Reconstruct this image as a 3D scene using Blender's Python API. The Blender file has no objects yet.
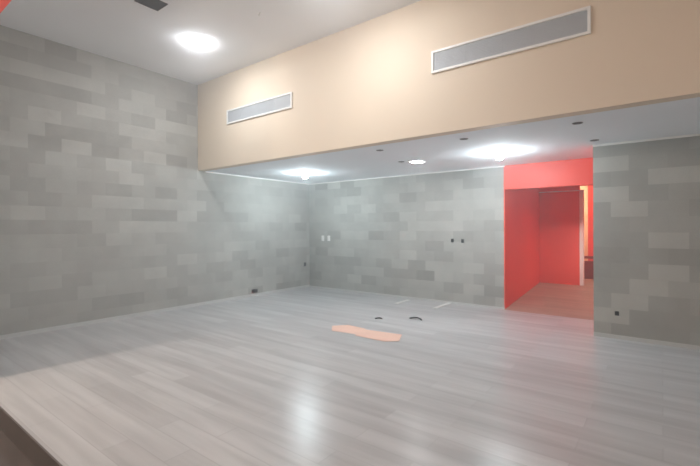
import bpy, bmesh, math, random
from mathutils import Matrix, Vector

S = bpy.context.scene
C = S.collection
PI = math.pi

# ------------------------------------------------------------------ room sizes (metres)
XL, XR = -7.02, 3.0            # left block wall, far right side wall
YB, YS, YP = 7.51, 4.425, 6.385  # back wall, bulkhead face, block pier face
ZC, ZL = 4.20, 2.575           # high ceiling, low ceiling
XD, XP = -2.24, -0.74          # passage: left side, pier corner
YF0, YF1 = 0.93, 1.10          # front wall (shop front opening)
YC = 10.08                     # red wall at the end of the passage
RISE = 0.20                    # the passage floor ramps up this much

# ------------------------------------------------------------------ materials
def mat(name):
    m = bpy.data.materials.new(name); m.use_nodes = True
    nt = m.node_tree
    return m, nt, nt.nodes['Principled BSDF']

def srgb(r, g, b):
    f = lambda c: ((c/255)/12.92 if c/255 <= 0.04045 else ((c/255+0.055)/1.055)**2.4)
    return (f(r), f(g), f(b), 1)

def plain(name, col, rough=0.6, var=0.06, scale=6.0, metallic=0.0, bump=0.0):
    m, nt, b = mat(name)
    tc = nt.nodes.new('ShaderNodeTexCoord')
    n = nt.nodes.new('ShaderNodeTexNoise'); n.inputs['Scale'].default_value = scale
    n.inputs['Detail'].default_value = 4
    nt.links.new(tc.outputs['Object'], n.inputs['Vector'])
    r = nt.nodes.new('ShaderNodeValToRGB')
    r.color_ramp.elements[0].position = 0.3; r.color_ramp.elements[1].position = 0.7
    r.color_ramp.elements[0].color = tuple(c*(1-var) for c in col[:3]) + (1,)
    r.color_ramp.elements[1].color = tuple(min(1, c*(1+var)) for c in col[:3]) + (1,)
    nt.links.new(n.outputs['Fac'], r.inputs['Fac'])
    nt.links.new(r.outputs['Color'], b.inputs['Base Color'])
    b.inputs['Roughness'].default_value = rough
    b.inputs['Metallic'].default_value = metallic
    if bump:
        n2 = nt.nodes.new('ShaderNodeTexNoise'); n2.inputs['Scale'].default_value = 60
        nt.links.new(tc.outputs['Object'], n2.inputs['Vector'])
        bp = nt.nodes.new('ShaderNodeBump'); bp.inputs['Strength'].default_value = bump
        bp.inputs['Distance'].default_value = 0.004
        nt.links.new(n2.outputs['Fac'], bp.inputs['Height'])
        nt.links.new(bp.outputs['Normal'], b.inputs['Normal'])
    return m

def emitter(name, col, strength):
    m, nt, b = mat(name)
    nt.nodes.remove(b)
    e = nt.nodes.new('ShaderNodeEmission')
    e.inputs['Color'].default_value = col; e.inputs['Strength'].default_value = strength
    nt.links.new(e.outputs[0], nt.nodes['Material Output'].inputs['Surface'])
    return m

def block_material(name, dark, mid, light):
    m, nt, b = mat(name)
    L = nt.links
    at = nt.nodes.new('ShaderNodeAttribute'); at.attribute_name = 'tone'
    uv = nt.nodes.new('ShaderNodeUVMap'); uv.uv_map = 'UVMap'
    n1 = nt.nodes.new('ShaderNodeTexNoise'); n1.inputs['Scale'].default_value = 3.0; n1.inputs['Detail'].default_value = 5
    n2 = nt.nodes.new('ShaderNodeTexNoise'); n2.inputs['Scale'].default_value = 70.0; n2.inputs['Detail'].default_value = 3
    L.new(uv.outputs[0], n1.inputs['Vector']); L.new(uv.outputs[0], n2.inputs['Vector'])
    def math_(op, a, bv):
        q = nt.nodes.new('ShaderNodeMath'); q.operation = op
        for i, v in enumerate((a, bv)):
            if isinstance(v, (int, float)): q.inputs[i].default_value = v
            else: L.new(v, q.inputs[i])
        return q.outputs[0]
    s = math_('ADD', at.outputs['Fac'], math_('MULTIPLY', math_('SUBTRACT', n1.outputs['Fac'], 0.5), 0.35))
    s = math_('ADD', s, math_('MULTIPLY', math_('SUBTRACT', n2.outputs['Fac'], 0.5), 0.25))
    r = nt.nodes.new('ShaderNodeValToRGB')
    r.color_ramp.elements[0].color = dark; r.color_ramp.elements[1].color = light
    e = r.color_ramp.elements.new(0.5); e.color = mid
    L.new(s, r.inputs['Fac'])
    br = nt.nodes.new('ShaderNodeTexBrick')
    br.inputs['Scale'].default_value = 1.0; br.inputs['Brick Width'].default_value = 0.4
    br.inputs['Row Height'].default_value = 0.2; br.inputs['Mortar Size'].default_value = 0.005
    br.inputs['Mortar Smooth'].default_value = 0.3
    br.inputs['Color1'].default_value = br.inputs['Color2'].default_value = (0, 0, 0, 1)
    br.inputs['Mortar'].default_value = (1, 1, 1, 1)
    L.new(uv.outputs[0], br.inputs['Vector'])
    mx = nt.nodes.new('ShaderNodeMix'); mx.data_type = 'RGBA'
    L.new(math_('MULTIPLY', br.outputs['Fac'], 0.12), mx.inputs[0])
    L.new(r.outputs['Color'], mx.inputs[6]); mx.inputs[7].default_value = tuple(c*0.72 for c in mid[:3]) + (1,)
    L.new(mx.outputs[2], b.inputs['Base Color'])
    hgt = math_('SUBTRACT', math_('MULTIPLY', n2.outputs['Fac'], 0.5), br.outputs['Fac'])
    bp = nt.nodes.new('ShaderNodeBump'); bp.inputs['Strength'].default_value = 0.15; bp.inputs['Distance'].default_value = 0.004
    L.new(hgt, bp.inputs['Height']); L.new(bp.outputs['Normal'], b.inputs['Normal'])
    b.inputs['Roughness'].default_value = 0.85
    return m

def plank_material(name, c1, c2, rough, streak=0.3):
    m, nt, b = mat(name); L = nt.links
    tc = nt.nodes.new('ShaderNodeTexCoord')
    br = nt.nodes.new('ShaderNodeTexBrick')
    br.inputs['Scale'].default_value = 1.0; br.inputs['Brick Width'].default_value = 1.25
    br.inputs['Row Height'].default_value = 0.19; br.inputs['Mortar Size'].default_value = 0.003
    br.offset = 0.37; br.inputs['Bias'].default_value = 0.0
    br.inputs['Color1'].default_value = c1; br.inputs['Color2'].default_value = c2
    br.inputs['Mortar'].default_value = tuple(c*0.92 for c in c1[:3]) + (1,)
    L.new(tc.outputs['Object'], br.inputs['Vector'])
    mp = nt.nodes.new('ShaderNodeMapping'); mp.inputs['Scale'].default_value = (0.5, 6.0, 1.0)
    L.new(tc.outputs['Object'], mp.inputs['Vector'])
    n = nt.nodes.new('ShaderNodeTexNoise'); n.inputs['Scale'].default_value = 1.3; n.inputs['Detail'].default_value = 2.5
    n.inputs['Roughness'].default_value = 0.6
    L.new(mp.outputs[0], n.inputs['Vector'])
    r = nt.nodes.new('ShaderNodeValToRGB')
    r.color_ramp.elements[0].position = 0.36; r.color_ramp.elements[1].position = 0.64
    r.color_ramp.elements[0].color = (1-streak*0.45,)*3 + (1,); r.color_ramp.elements[1].color = (1+streak*0.2,)*3 + (1,)
    L.new(n.outputs['Fac'], r.inputs['Fac'])
    mx = nt.nodes.new('ShaderNodeMix'); mx.data_type = 'RGBA'; mx.blend_type = 'MULTIPLY'; mx.inputs[0].default_value = 1
    L.new(br.outputs['Color'], mx.inputs[6]); L.new(r.outputs['Color'], mx.inputs[7])
    L.new(mx.outputs[2], b.inputs['Base Color'])
    b.inputs['Roughness'].default_value = rough
    b.inputs['Specular IOR Level'].default_value = 0.28
    return m

M = {}
M['block'] = block_material('concrete_block', srgb(136, 134, 130), srgb(171, 170, 165), srgb(204, 202, 196))
M['floor'] = plank_material('grey_laminate', srgb(176, 173, 173), srgb(190, 188, 188), 0.28, 0.32)
M['ramp'] = plank_material('brown_laminate', srgb(160, 130, 114), srgb(172, 142, 126), 0.40)
M['landing'] = plain('dark_concrete', srgb(92, 82, 78), 0.85, 0.12, 2.5, bump=0.2)
M['ceiling'] = plain('white_ceiling_paint', srgb(240, 240, 242), 0.9, 0.02, 1.5)
M['lowceil'] = plain('white_low_ceiling_paint', srgb(240, 244, 248), 0.9, 0.02, 1.5)
M['tan'] = plain('tan_paint', srgb(226, 209, 188), 0.7, 0.02, 0.8)
M['red'] = plain('red_paint', srgb(230, 78, 62), 0.5, 0.03, 1.2)
M['cream'] = plain('cream_paint', srgb(240, 214, 170), 0.7, 0.02, 1.2)
M['white'] = plain('white_enamel', srgb(236, 234, 230), 0.4, 0.02, 8)
M['trim'] = plain('pale_grey_trim', srgb(202, 202, 200), 0.5, 0.03, 3)
M['louver'] = plain('grey_louver_metal', srgb(186, 189, 192), 0.5, 0.03, 8)
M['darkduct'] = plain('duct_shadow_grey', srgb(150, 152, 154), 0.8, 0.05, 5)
M['black'] = plain('black_plastic', srgb(44, 44, 46), 0.5, 0.1, 20)
M['dkgrey'] = plain('dark_grey_metal', srgb(88, 88, 90), 0.6, 0.08, 10)
M['midgrey'] = plain('grey_cement_patch', srgb(128, 128, 126), 0.9, 0.08, 20)
M['orange'] = plain('orange_card', srgb(226, 186, 168), 0.75, 0.06, 4)
M['darkred'] = plain('dark_red_varnish', srgb(120, 52, 46), 0.5, 0.08, 6)
M['dome'] = emitter('dome_glow', (0.93, 0.97, 1.0, 1), 160)
M['dome_low'] = emitter('cool_dome_glow', (0.80, 0.945, 1.0, 1), 350)
M['panel'] = emitter('panel_glow', (0.96, 0.98, 1.0, 1), 110)
M['bulb_fill'] = emitter('added_fill_glow', (0.96, 0.98, 1.0, 1), 440)
M['fill_passage'] = emitter('passage_fill_glow', (1.0, 0.86, 0.76, 1), 1250)
M['warm'] = emitter('warm_bulb_glow', (1.0, 0.88, 0.77, 1), 760)
M['warm_back'] = emitter('amber_bulb_glow', (1.0, 0.84, 0.66, 1), 520)

# ------------------------------------------------------------------ mesh helpers
def box(bm, x0, x1, y0, y1, z0, z1, bev=0.0):
    r = bmesh.ops.create_cube(bm, size=1)
    bmesh.ops.scale(bm, vec=(x1-x0, y1-y0, z1-z0), verts=r['verts'])
    bmesh.ops.translate(bm, vec=((x0+x1)/2, (y0+y1)/2, (z0+z1)/2), verts=r['verts'])
    if bev:
        es = list({e for v in r['verts'] for e in v.link_edges})
        bmesh.ops.bevel(bm, geom=es, offset=bev, segments=2, affect='EDGES', profile=0.5)

def lathe(bm, prof, seg=24, center=(0, 0, 0)):
    rings = []
    for r, z in prof:
        if r < 1e-6:
            rings.append([bm.verts.new((center[0], center[1], center[2]+z))])
        else:
            rings.append([bm.verts.new((center[0]+r*math.cos(2*PI*k/seg), center[1]+r*math.sin(2*PI*k/seg), center[2]+z)) for k in range(seg)])
    for a, b in zip(rings, rings[1:]):
        for k in range(seg):
            k2 = (k+1) % seg
            vs = [a[k % len(a)], a[k2 % len(a)], b[k2 % len(b)], b[k % len(b)]]
            u = []
            for v in vs:
                if v not in u: u.append(v)
            if len(u) > 2: bm.faces.new(u)
    bmesh.ops.recalc_face_normals(bm, faces=bm.faces)

def tube(bm, pts, r, seg=8):
    pts = [Vector(p) for p in pts]; rings = []
    for i, p in enumerate(pts):
        d = (pts[min(i+1, len(pts)-1)] - pts[max(i-1, 0)]).normalized()
        a = d.cross(Vector((0, 0, 1)))
        if a.length < 1e-3: a = d.cross(Vector((0, 1, 0)))
        a.normalize(); b = d.cross(a)
        rings.append([bm.verts.new(p + r*(math.cos(2*PI*k/seg)*a + math.sin(2*PI*k/seg)*b)) for k in range(seg)])
    for p, q in zip(rings, rings[1:]):
        for k in range(seg): bm.faces.new((p[k], p[(k+1) % seg], q[(k+1) % seg], q[k]))
    bm.faces.new(rings[0]); bm.faces.new(rings[-1])
    bmesh.ops.recalc_face_normals(bm, faces=bm.faces)

def obj(name, bm, m, parent=None, smooth=False):
    me = bpy.data.meshes.new(name); bm.to_mesh(me); bm.free()
    me.materials.append(m)
    if smooth:
        for p in me.polygons: p.use_smooth = True
    o = bpy.data.objects.new(name, me); C.objects.link(o)
    if parent: o.parent = parent
    return o

def tag(o, label, cat, group=None, kind=None):
    o['label'] = label; o['category'] = cat
    if group: o['group'] = group
    if kind: o['kind'] = kind
    return o

def thing(name, label, cat, loc, rot=(0, 0, 0), group=None):
    o = bpy.data.objects.new(name, None); C.objects.link(o)
    o.empty_display_size = 0.1
    o.location = loc; o.rotation_euler = rot
    return tag(o, label, cat, group)

def dup(root, loc, label, rot=None):
    r = root.copy(); C.objects.link(r); r.location = loc; r['label'] = label
    if rot is not None: r.rotation_euler = rot
    for ch in list(root.children):
        c = ch.copy(); C.objects.link(c); c.parent = r
        for g in list(ch.children):
            d = g.copy(); C.objects.link(d); d.parent = c
    return r

def struct_box(name, m, dims, label, cat):
    bm = bmesh.new(); box(bm, *dims)
    return tag(obj(name, bm, m), label, cat, kind='structure')

# ------------------------------------------------------------------ block walls
def block_wall(name, origin, ud, width, height, seed, label, dark=(), light=(), thick=None, shift=0.0, wild=1.0):
    """A running-bond wall of 0.4 x 0.2 m blocks; each block has a tone of its own.
    dark / light: (distance along the wall, height, amount) of blocks that stand out."""
    rnd = random.Random(seed)
    bm = bmesh.new()
    tl = bm.faces.layers.float.new('tone'); uvl = bm.loops.layers.uv.new('UVMap')
    o = Vector(origin); u = Vector(ud); z = Vector((0, 0, 1))
    rows = math.ceil(height/0.2)
    def cell(a, h):
        r = int(h//0.2); off = 0.2 if r % 2 == 0 else 0.0
        return r, math.floor((a+shift-off)/0.4)
    over = {}
    for a, h, k in dark: over[cell(a, h)] = 0.5-k
    for a, h, k in light: over[cell(a, h)] = 0.5+k
    for r in range(rows):
        z0, z1 = r*0.2, min(height, r*0.2+0.2)
        off = 0.2 if r % 2 == 0 else 0.0
        c = math.floor((shift-off)/0.4)
        while c*0.4+off-shift < width:
            a0, a1 = max(0, c*0.4+off-shift), min(width, c*0.4+0.4+off-shift)
            if a1-a0 > 1e-4:
                vs = [bm.verts.new(o+u*a+z*h) for a, h in ((a0, z0), (a1, z0), (a1, z1), (a0, z1))]
                f = bm.faces.new(vs)
                t = rnd.gauss(0.5, 0.055)
                q = rnd.random()
                if q < 0.12: t -= wild*rnd.uniform(0.08, 0.2)
                elif q > 0.90: t += wild*rnd.uniform(0.05, 0.12)
                t = over.get((r, c), t)
                f[tl] = min(0.98, max(0.02, t))
                for lp, (a, h) in zip(f.loops, ((a0, z0), (a1, z0), (a1, z1), (a0, z1))): lp[uvl].uv = (a+shift, h)
            c += 1
    bmesh.ops.remove_doubles(bm, verts=bm.verts, dist=1e-5)
    ob = obj(name, bm, M['block'])
    if thick:
        md = ob.modifiers.new('thickness', 'SOLIDIFY'); md.thickness = thick; md.offset = -1
    return tag(ob, label, 'wall', kind='structure')

# LEFT wall: runs along +y from the front wall to the back corner
block_wall('wall_left', (XL, -2.6, 0), (0, 1, 0), YB+2.6, ZC, 11,
           'tall grey concrete block wall on the left of the room', thick=0.2,
           dark=[(x, z, 0.2) for x, z in ((5.09, 3.5), (4.31, 3.5), (4.74, 2.9), (4.7, 1.9), (5.82, 1.7), (6.25, 2.1), (5.49, 2.1), (5.12, 1.5), (5.56, 2.7),
                 (4.54, 2.1), (6.86, 3.7), (6.55, 2.7), (4.38, 2.3), (5.87, 0.3), (4.24, 3.9), (4.96, 4.1), (4.54, 2.5), (8.38, 0.75), (9.0, 0.92))],
           light=[(x, z, 0.11) for x, z in ((4.83, 3.7), (4.78, 3.1), (5.99, 3.5), (4.3, 1.7), (5.2, 1.9), (5.83, 3.1), (6.34, 3.1), (4.95, 2.7), (5.61, 1.3), (6.21, 1.5))])
# BACK wall under the low ceiling
block_wall('wall_back', (XL, YB, 0), (1, 0, 0), XD-XL, ZL, 5,
           'grey concrete block back wall under the low ceiling', thick=0.2,
           dark=[(3.13, 0.5, 0.4)] + [(x, z, 0.2) for x, z in ((1.89, 1.3), (1.28, 0.7), (0.36, 0.3), (4.37, 0.5), (2.21, 0.7), (1.79, 0.3), (2.3, 0.5), (3.31, 1.1),
                 (3.65, 0.3), (1.28, 2.3), (0.58, 0.9), (2.95, 2.1), (4.03, 2.3), (0.9, 0.7))],
           light=[(x, z, 0.11) for x, z in ((3.65, 1.9), (2.84, 1.5), (4.02, 1.7), (1.22, 2.1), (2.94, 1.3), (4.54, 1.9), (4.02, 0.7), (1.01, 1.3), (3.3, 1.9), (3.3, 1.5), (3.7, 1.5))])
# block PIER right of the passage
block_wall('wall_right', (XP, YP, 0), (1, 0, 0), XR-XP, ZL, 23,
           'grey concrete block wall right of the red passage', thick=0.2, wild=0.2,
           dark=[],
           light=[(x, z, 0.26) for x, z in ((0.4, 1.7), (0.78, 2.1), (0.8, 1.3), (0.77, 0.9), (0.4, 0.5), (0.3, 1.9), (0.26, 2.3), (0.64, 0.7), (0.3, 0.35), (1.1, 2.1))])

# ------------------------------------------------------------------ shell
struct_box('floor', M['floor'], (XL-0.2, XR+0.2, YF0, YB, -0.12, 0), 'pale grey wood plank floor of the empty room', 'floor')
struct_box('floor_landing', M['landing'], (XL-0.2, XR+0.2, -2.8, YF0+0.1, -0.3, -0.17), 'dark sunken floor strip at the lower left corner', 'floor')
struct_box('ceiling', M['ceiling'], (XL-0.2, XR+0.2, -2.8, YS+0.2, ZC, ZC+0.15), 'high white ceiling above the front of the room', 'ceiling')
struct_box('ceiling_lower', M['lowceil'], (XL-0.2, XR+0.2, YS+0.15, 13.2, ZL, ZL+0.15), 'low white ceiling behind the tan wall', 'ceiling')
struct_box('wall_upper', M['tan'], (XL-0.1, XR+0.2, YS, YS+0.15, ZL, ZC), 'tan painted upper wall above the low ceiling', 'wall')
struct_box('wall_side', M['tan'], (XR, XR+0.2, -2.8, YB, -0.3, ZC), 'plain tan side wall outside the picture on the right', 'wall')
struct_box('wall_rear', M['tan'], (XL-0.2, XR+0.2, -2.8, -2.6, -0.3, ZC), 'plain tan wall behind the camera', 'wall')
struct_box('wall_front', M['trim'], (XL, -5.22, YF0+0.07, YF1, -0.05, ZC), 'grey front wall pier left of the entrance opening', 'wall')
struct_box('wall_front_header', M['red'], (-5.22, XR, YF0+0.07, YF1, 3.58, ZC), 'red header wall over the entrance at the top left corner', 'wall')
struct_box('trim_5', M['landing'], (XL-0.2, XR+0.2, YF0-0.012, YF0, -0.17, 0.0), 'dark edge strip along the front of the plank floor', 'trim')

# red passage
struct_box('wall_passage_left', M['red'], (XD-0.02, XD+0.001, YB-0.003, YC, 0, ZL), 'red wall on the left inside the passage', 'wall')
struct_box('wall_passage_right', M['red'], (XP-0.003, XP+0.02, YP+0.02, 13.0, 0, ZL), 'red side of the block wall facing into the passage', 'wall')
struct_box('wall_header', M['red'], (XD-0.001, XP+0.003, YB-0.004, YB+0.16, 2.147, ZL), 'red header above the passage opening', 'wall')
struct_box('wall_passage_end', M['red'], (-4.2, -1.425, YC, YC+0.1, 0, ZL), 'bright red wall at the far end of the passage', 'wall')
struct_box('wall_far', M['cream'], (-4.2, XP, 12.4, 12.6, 0, ZL), 'warmly lit cream wall beyond the passage', 'wall')
struct_box('wall_far_left', M['cream'], (-4.3, -4.2, YC, 12.6, 0, ZL), 'cream side wall of the room beyond the passage', 'wall')
struct_box('wall_far_red', M['red'], (-1.46, XP, 11.6, 11.7, 0, ZL), 'narrow orange lit red wall beside the block wall edge', 'wall')
bm = bmesh.new()                                      # ramp
vs = [bm.verts.new(v) for v in ((XD, YB-0.06, 0.002), (XP, YB-0.06, 0.002), (XP, YC, RISE), (XD, YC, RISE),
                                (XD, YB-0.06, -0.1), (XP, YB-0.06, -0.1), (XP, YC, -0.1), (XD, YC, -0.1))]
for f in ((0, 1, 2, 3), (4, 7, 6, 5), (0, 4, 5, 1), (1, 5, 6, 2), (2, 6, 7, 3), (3, 7, 4, 0)): bm.faces.new([vs[i] for i in f])
bmesh.ops.recalc_face_normals(bm, faces=bm.faces)
tag(obj('floor_passage', bm, M['ramp']), 'brown sloping plank floor inside the red passage', 'floor', kind='structure')
struct_box('floor_far', M['ramp'], (-4.2, XP, YC, 12.4, 0.05, RISE), 'brown plank floor beyond the end of the passage', 'floor')
# white trim on the end of the red wall
bm = bmesh.new()
box(bm, -1.427, -1.352, YC-0.012, YC+0.112, RISE, 2.275, 0.004)
box(bm, XD+0.002, -1.427, YC-0.012, YC+0.002, 2.25, 2.275, 0.003)
tag(obj('trim_1', bm, M['white']), 'white upright door trim at the end of the red wall', 'trim', kind='structure')

# baseboards and ceiling beads
struct_box('baseboard_left', M['trim'], (XL, XL+0.012, YF1, YB, 0, 0.055), 'pale grey baseboard along the left block wall', 'baseboard')
struct_box('baseboard_back', M['trim'], (XL+0.012, XD-0.01, YB-0.012, YB, 0, 0.03), 'pale thin baseboard along the back block wall', 'baseboard')
struct_box('baseboard_right', M['trim'], (XP, XR, YP-0.012, YP, 0, 0.05), 'pale baseboard under the right block wall', 'baseboard')
struct_box('trim_2', M['white'], (XL, XL+0.02, YS+0.15, YB, ZL-0.022, ZL), 'white ceiling bead along the left wall under the low ceiling', 'trim')
struct_box('trim_3', M['white'], (XL+0.02, XD, YB-0.02, YB, ZL-0.022, ZL), 'white ceiling bead along the back block wall', 'trim')
struct_box('trim_4', M['white'], (XP-0.003, XR, YP-0.02, YP, ZL-0.025, ZL), 'white ceiling bead above the right block wall', 'trim')

# ------------------------------------------------------------------ air grilles on the tan wall
def grille(x0, x1, z0, z1, label):
    w, h = x1-x0, z1-z0
    t = thing('air_grille', label, 'air vent', ((x0+x1)/2, YS, z0), group='long air vents on the tan wall')
    fw = 0.028
    bm = bmesh.new()
    box(bm, -w/2, w/2, -0.022, 0, h-fw, h, 0.004); box(bm, -w/2, w/2, -0.022, 0, 0, fw, 0.004)
    box(bm, -w/2, -w/2+fw, -0.022, 0, fw-0.004, h-fw+0.004, 0.004); box(bm, w/2-fw, w/2, -0.022, 0, fw-0.004, h-fw+0.004, 0.004)
    obj('frame', bm, M['white'], t)['label'] = 'white frame'
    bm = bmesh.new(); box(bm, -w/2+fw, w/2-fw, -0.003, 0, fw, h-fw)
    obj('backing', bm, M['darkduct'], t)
    bm = bmesh.new(); n = 12; p = (h-2*fw)/n
    for k in range(n):                                # tilted blades
        zc = fw + p*(k+0.5)
        a, b = (-0.012, zc-p*0.46), (-0.008, zc+p*0.46)
        q = [(-w/2+fw, a[0], a[1]), (w/2-fw, a[0], a[1]), (w/2-fw, b[0], b[1]), (-w/2+fw, b[0], b[1])]
        lo = [bm.verts.new(v) for v in q]; hi = [bm.verts.new((v[0], v[1]-0.0015, v[2]+0.001)) for v in q]
        bm.faces.new(lo); bm.faces.new(hi)
        for i in range(4): bm.faces.new((lo[i], lo[(i+1) % 4], hi[(i+1) % 4], hi[i]))
    bmesh.ops.recalc_face_normals(bm, faces=bm.faces)
    obj('louver_blades', bm, M['louver'], t)['label'] = 'grey horizontal louver blades'
    for k in (-1, 0, 1):
        bm = bmesh.new(); box(bm, k*w/4-0.002, k*w/4+0.002, -0.0135, -0.004, fw, h-fw)
        obj('divider', bm, M['louver'], t)
    return t
grille(-2.154, -0.524, 3.283, 3.545, 'long grey louvered air vent, the larger one on the right of the tan wall')
grille(-6.10, -4.475, 3.303, 3.550, 'long grey louvered air vent on the left of the tan wall near the block wall')

# ------------------------------------------------------------------ lamps
def dome_lamp(loc, glow, label, r, depth):
    t = thing('ceiling_lamp', label, 'ceiling lamp', loc, group='round dome lamps on the ceilings')
    bm = bmesh.new(); lathe(bm, [(0, 0), (r*1.06, 0), (r*1.06, -0.012), (r*0.99, -0.018), (0, -0.018)], 32)
    obj('base_ring', bm, M['white'], t)
    bm = bmesh.new(); lathe(bm, [(r*0.97*math.cos(PI/2*k/8) if k < 8 else 0, -0.017-depth*math.sin(PI/2*k/8)) for k in range(9)], 28)
    obj('dome', bm, glow, t, smooth=True)['label'] = 'glowing white dome'
    return t
def bulb_lamp(loc, bulb, label, name='bulb_lamp', r=0.06):
    t = thing(name, label, 'ceiling lamp', loc, group='bare bulb lamps outside the main room')
    bm = bmesh.new(); lathe(bm, [(0, 0), (0.055, 0), (0.055, -0.012), (0.045, -0.022), (0.03, -0.026), (0, -0.026)])
    obj('ceiling_rose', bm, M['white'], t)
    bm = bmesh.new(); lathe(bm, [(0, -0.02), (0.024, -0.02), (0.026, -0.036), (0.022, -0.046), (0, -0.046)])
    obj('lamp_holder', bm, M['white'], t)
    bm = bmesh.new()
    prof = [(0.018, -0.044), (0.022, -0.052)]
    for k in range(1, 11):
        a = PI*(0.18+0.82*k/10)
        prof.append((r*math.sin(a) if k < 10 else 0, -0.045-r*0.85+r*math.cos(a)))
    lathe(bm, prof, 16)
    obj('bulb', bm, bulb, t, smooth=True)['label'] = 'glowing white bulb'
    return t
dome_lamp((-5.39, 3.40, ZC), M['dome'], 'glowing round dome lamp on the high ceiling above the left end of the tan wall', 0.14, 0.035)
dome_lamp((-2.75, 3.28, ZC), M['dome'], 'glowing round dome lamp on the high ceiling just above the top picture edge', 0.14, 0.035)
dome_lamp((-5.69, 5.97, ZL), M['dome_low'], 'small starry bright dome lamp on the low ceiling near the far left corner', 0.075, 0.10)
dome_lamp((-1.89, 6.10, ZL), M['dome_low'], 'small starry bright dome lamp on the low ceiling beside the red passage', 0.075, 0.10)
bulb_lamp((-5.35, -0.75, 3.0), M['warm'], 'warm hanging bulb lamp of the entrance behind the camera', r=0.07)
bulb_lamp((2.0, -1.2, 3.4), M['bulb_fill'], 'added neutral hanging bulb for fill light, unseen behind the camera on the right', r=0.07)  # added fill lamp, lifts the pier and the right of the room
bulb_lamp((-2.3, 11.3, ZL), M['warm_back'], 'amber bulb lamp hidden behind the end of the red passage')

for t in [o for o in C.objects if 'hanging bulb' in o.get('label', '')]:
    bm = bmesh.new(); tube(bm, [(0, 0, 0), (0, 0, ZC-t.location.z)], 0.006)
    obj('cord', bm, M['white'], t)

# added unseen lamp to brighten the passage; its shade keeps wall tops dark
t = thing('passage_fill_lamp', 'added fill lamp with a shade, unseen behind the block wall corner', 'wall lamp', (XP-0.003, 9.3, 1.72))
bm = bmesh.new(); box(bm, -0.012, 0, -0.04, 0.04, 0.02, 0.14, 0.004); obj('bracket_plate', bm, M['white'], t)
bm = bmesh.new(); tube(bm, [(-0.01, 0, 0.09), (-0.05, 0, 0.11), (-0.075, 0, 0.07)], 0.008); obj('arm', bm, M['white'], t)
bm = bmesh.new(); lathe(bm, [(0.012, 0.075), (0.03, 0.07), (0.065, -0.01), (0.062, -0.01), (0.028, 0.064), (0.012, 0.068)], 24, (-0.075, 0, 0)); obj('lamp_shade', bm, M['white'], t)
bm = bmesh.new(); lathe(bm, [(0, 0.055)]+[(0.03*math.sin(PI*k/8), 0.025+0.03*math.cos(PI*k/8)) for k in range(1, 8)]+[(0, -0.005)], 12, (-0.075, 0, 0)); obj('bulb', bm, M['fill_passage'], t, smooth=True)

# lit square panel
t = thing('ceiling_light_panel', 'small white lit panel light on the low ceiling', 'ceiling lamp', (-3.24, 6.08, ZL))
bm = bmesh.new()
for a in ((-0.115, 0.115, 0.095, 0.115), (-0.115, 0.115, -0.115, -0.095), (-0.115, -0.095, -0.096, 0.096), (0.095, 0.115, -0.096, 0.096)):
    box(bm, a[0], a[1], a[2], a[3], -0.014, 0)
obj('frame', bm, M['white'], t)
bm = bmesh.new(); box(bm, -0.095, 0.095, -0.095, 0.095, -0.010, -0.002)
obj('diffuser', bm, M['panel'], t)['label'] = 'glowing white diffuser'

# unlit recessed downlights
def downlight(loc, label):
    t = thing('recessed_downlight', label, 'downlight', loc, group='dark unlit downlights in the low ceiling')
    bm = bmesh.new(); lathe(bm, [(0.042, -0.001), (0.052, -0.001), (0.052, -0.004), (0.047, -0.006), (0.042, -0.004), (0.042, -0.001)])
    obj('trim_ring', bm, M['midgrey'], t)
    bm = bmesh.new(); lathe(bm, [(0, -0.001), (0.043, -0.001), (0.043, -0.003), (0.02, -0.002), (0, -0.002)])
    obj('baffle', bm, M['dkgrey'], t)
    return t
d0 = downlight((-3.19, 4.88, ZL), 'dark round downlight on the low ceiling, the one nearest the starry left lamp')
dup(d0, (-1.96, 4.91, ZL), 'dark round downlight just left above the starry lamp beside the passage')
dup(d0, (-0.71, 4.91, ZL), 'dark round downlight on the low ceiling nearest to the tan wall on the right')
dup(d0, (-0.68, 6.02, ZL), 'dark round downlight above the left top corner of the right block wall')
dup(d0, (-3.46, 5.95, ZL), 'dark round downlight touching the left side of the lit panel light')

# dark hatch and wire stub in the high ceiling
t = thing('ceiling_hatch', 'small dark square hatch in the high ceiling near the top edge', 'hatch', (-4.88, 2.46, ZC))
bm = bmesh.new(); box(bm, -0.11, 0.11, -0.13, 0.13, -0.006, 0)
obj('cover', bm, M['dkgrey'], t)
bm = bmesh.new()
for a in ((-0.12, 0.12, 0.13, 0.142), (-0.12, 0.12, -0.142, -0.13), (-0.12, -0.11, -0.13, 0.13), (0.11, 0.12, -0.13, 0.13)):
    box(bm, a[0], a[1], a[2], a[3], -0.012, 0)
obj('frame', bm, M['dkgrey'], t)
bm = bmesh.new()
tube(bm, [(-4.06, 3.41, ZC), (-4.05, 3.41, ZC-0.03), (-4.02, 3.40, ZC-0.045), (-3.98, 3.38, ZC-0.03), (-3.95, 3.37, ZC-0.05)], 0.005)
tag(obj('ceiling_wire', bm, M['trim'], smooth=True), 'short pale loose wire poking out of the high ceiling', 'wire')

# ------------------------------------------------------------------ sockets and plates
def socket_plate(loc, label):
    t = thing('switch_plate', label, 'switch', loc, group='white plates on the back wall')
    bm = bmesh.new(); box(bm, -0.04, 0.04, -0.01, 0, -0.065, 0.065, 0.003)
    obj('plate', bm, M['white'], t)
    bm = bmesh.new(); box(bm, -0.016, 0.016, -0.014, -0.009, -0.032, 0.032, 0.002)
    obj('rocker', bm, M['white'], t)
    return t
s0 = socket_plate((-6.57, YB, 1.22), 'white switch plate on the back wall, left of the two')
dup(s0, (-6.38, YB, 1.22), 'white switch plate on the back wall, right of the two')

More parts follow.
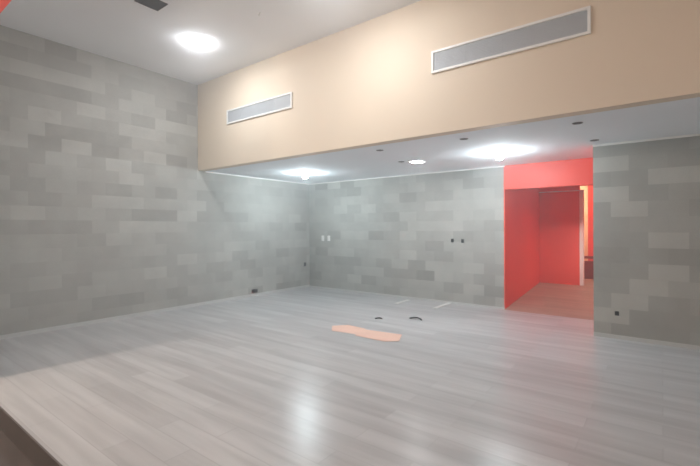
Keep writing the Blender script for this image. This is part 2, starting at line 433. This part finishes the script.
def hole_box(loc, label, rot=(0, 0, 0), s=1.0, group=None, name='wall_box'):
    t = thing(name, label, 'electrical box', loc, rot, group)
    bm = bmesh.new(); w, h, f = 0.027*s, 0.036*s, 0.005*s
    box(bm, -w, w, -0.012, 0, h-f, h); box(bm, -w, w, -0.012, 0, -h, -h+f)
    box(bm, -w, -w+f, -0.012, 0, -h+f, h-f); box(bm, w-f, w, -0.012, 0, -h+f, h-f)
    obj('rim', bm, M['dkgrey'], t)
    bm = bmesh.new(); box(bm, -w+f, w-f, -0.004, 0, -h+f, h-f)
    obj('opening', bm, M['black'], t)
    return t
b0 = hole_box((-3.236, YB, 1.217), 'small black open wall box on the back wall, left of the pair', group='black wall boxes on the back wall')
dup(b0, (-3.03, YB, 1.212), 'small black open wall box on the back wall, right of the pair')
hole_box((XL, 7.34, 0.575), 'dark wall box on the left wall close to the far corner', (0, 0, PI/2), 1.3)
t = thing('double_socket', 'black double socket low on the left wall above the baseboard', 'socket', (XL, 5.77, 0.115), (0, 0, PI/2))
bm = bmesh.new(); box(bm, -0.08, 0.08, -0.012, 0, -0.038, 0.038, 0.003); obj('plate', bm, M['dkgrey'], t)
for k in (-1, 1):
    bm = bmesh.new(); box(bm, k*0.039-0.03, k*0.039+0.03, -0.02, -0.010, -0.03, 0.03, 0.003); obj('outlet', bm, M['black'], t)
t = thing('wall_outlet', 'small dark square outlet low on the right block wall', 'socket', (-0.475, YP, 0.335))
bm = bmesh.new()
box(bm, -0.024, 0.024, -0.012, 0, -0.028, 0.028, 0.002); obj('opening', bm, M['black'], t)

# ------------------------------------------------------------------ things on the floor
def sheet(corners, label):
    bm = bmesh.new()
    lo = [bm.verts.new((x, y, 0)) for x, y in corners]; hi = [bm.verts.new((x, y, 0.003)) for x, y in corners]
    bm.faces.new(lo[::-1]); bm.faces.new(hi)
    for i in range(4): bm.faces.new((lo[i], lo[(i+1) % 4], hi[(i+1) % 4], hi[i]))
    bmesh.ops.recalc_face_normals(bm, faces=bm.faces)
    return tag(obj('orange_sheet', bm, M['orange']), label, 'sheet', 'orange sheets lying on the floor')
sheet([(-3.749, 4.472), (-3.939, 4.7), (-3.785, 4.892), (-3.425, 4.854), (-3.348, 4.53)], 'thin orange sheet flat on the floor, left of the two')
sheet([(-3.33, 4.46), (-3.46, 4.80), (-2.837, 4.876), (-2.707, 4.575), (-2.855, 4.448)], 'thin orange sheet flat on the floor, right of the two, overlapping the other').location.z = 0.0032
def offcut(pts, label):
    bm = bmesh.new(); tube(bm, [(x, y, 0.011+z) for x, y, z in pts], 0.011)
    return tag(obj('cable_offcut', bm, M['black'], smooth=True), label, 'cable', 'dark cable offcuts on the floor')
offcut([(-3.68, 5.47, 0), (-3.65, 5.50, 0.005), (-3.62, 5.50, 0.012), (-3.59, 5.54, 0)], 'short dark cable offcut on the floor behind the orange sheets')
offcut([(-3.24, 5.81, 0), (-3.19, 5.86, 0.01), (-3.13, 5.88, 0.012), (-3.07, 5.86, 0.005), (-3.03, 5.82, 0)], 'longer curved dark cable offcut on the floor before the back wall')
def batten(x, y0, y1, label):
    bm = bmesh.new(); box(bm, x-0.035, x+0.035, y0, y1, 0, 0.012, 0.002)
    return tag(obj('white_batten', bm, M['white']), label, 'batten', 'white battens on the floor')
batten(-4.09, 6.80, 7.28, 'short white batten on the floor by the back wall, left of two')
batten(-3.285, 6.82, 7.48, 'long white batten on the floor by the back wall, right of two')

# low rail beyond the passage
t = thing('low_railing', 'low dark red railing seen in the gap beyond the passage', 'railing', (-1.35, 11.1, RISE))
bm = bmesh.new(); box(bm, -0.24, 0.55, -0.02, 0.02, 0.52, 0.58, 0.004); obj('top_rail', bm, M['darkred'], t)
bm = bmesh.new(); box(bm, -0.24, 0.55, -0.012, 0.012, 0.04, 0.46, 0.004); obj('panel', bm, M['darkred'], t)
for k in (-0.22, 0.53):
    bm = bmesh.new(); box(bm, k-0.02, k+0.02, -0.019, 0.019, 0, 0.53, 0.003); obj('post', bm, M['darkred'], t)

# ------------------------------------------------------------------ world, camera, view
w = bpy.data.worlds.new('world'); S.world = w; w.use_nodes = True
w.node_tree.nodes['Background'].inputs[0].default_value = (0.6, 0.6, 0.62, 1)
w.node_tree.nodes['Background'].inputs[1].default_value = 0.0
# thin scatter in all the air, added to flatten contrast and glow the lamps
vol = w.node_tree.nodes.new('ShaderNodeVolumeScatter')
vol.inputs['Density'].default_value = 0.031; vol.inputs['Anisotropy'].default_value = 0.3
vol.inputs['Color'].default_value = (0.95, 0.97, 1.0, 1)
w.node_tree.links.new(vol.outputs[0], w.node_tree.nodes['World Output'].inputs['Volume'])

cam = bpy.data.cameras.new('camera'); co = bpy.data.objects.new('camera', cam); C.objects.link(co)
cam.sensor_width = 36; cam.lens = 408.39/700*36; cam.shift_y = -5.27/700
cam.clip_start = 0.05
co.matrix_world = Matrix.Translation((0, 0, 1.473)) @ Matrix.Rotation(0.6526, 4, 'Z') @ Matrix.Rotation(PI/2, 4, 'X') @ Matrix.Rotation(-0.004, 4, 'Z')
S.camera = co
vs = S.view_settings
vs.view_transform = 'Standard'; vs.look = 'None'; vs.gamma = 1; vs.use_curve_mapping = False; vs.exposure = 0.60
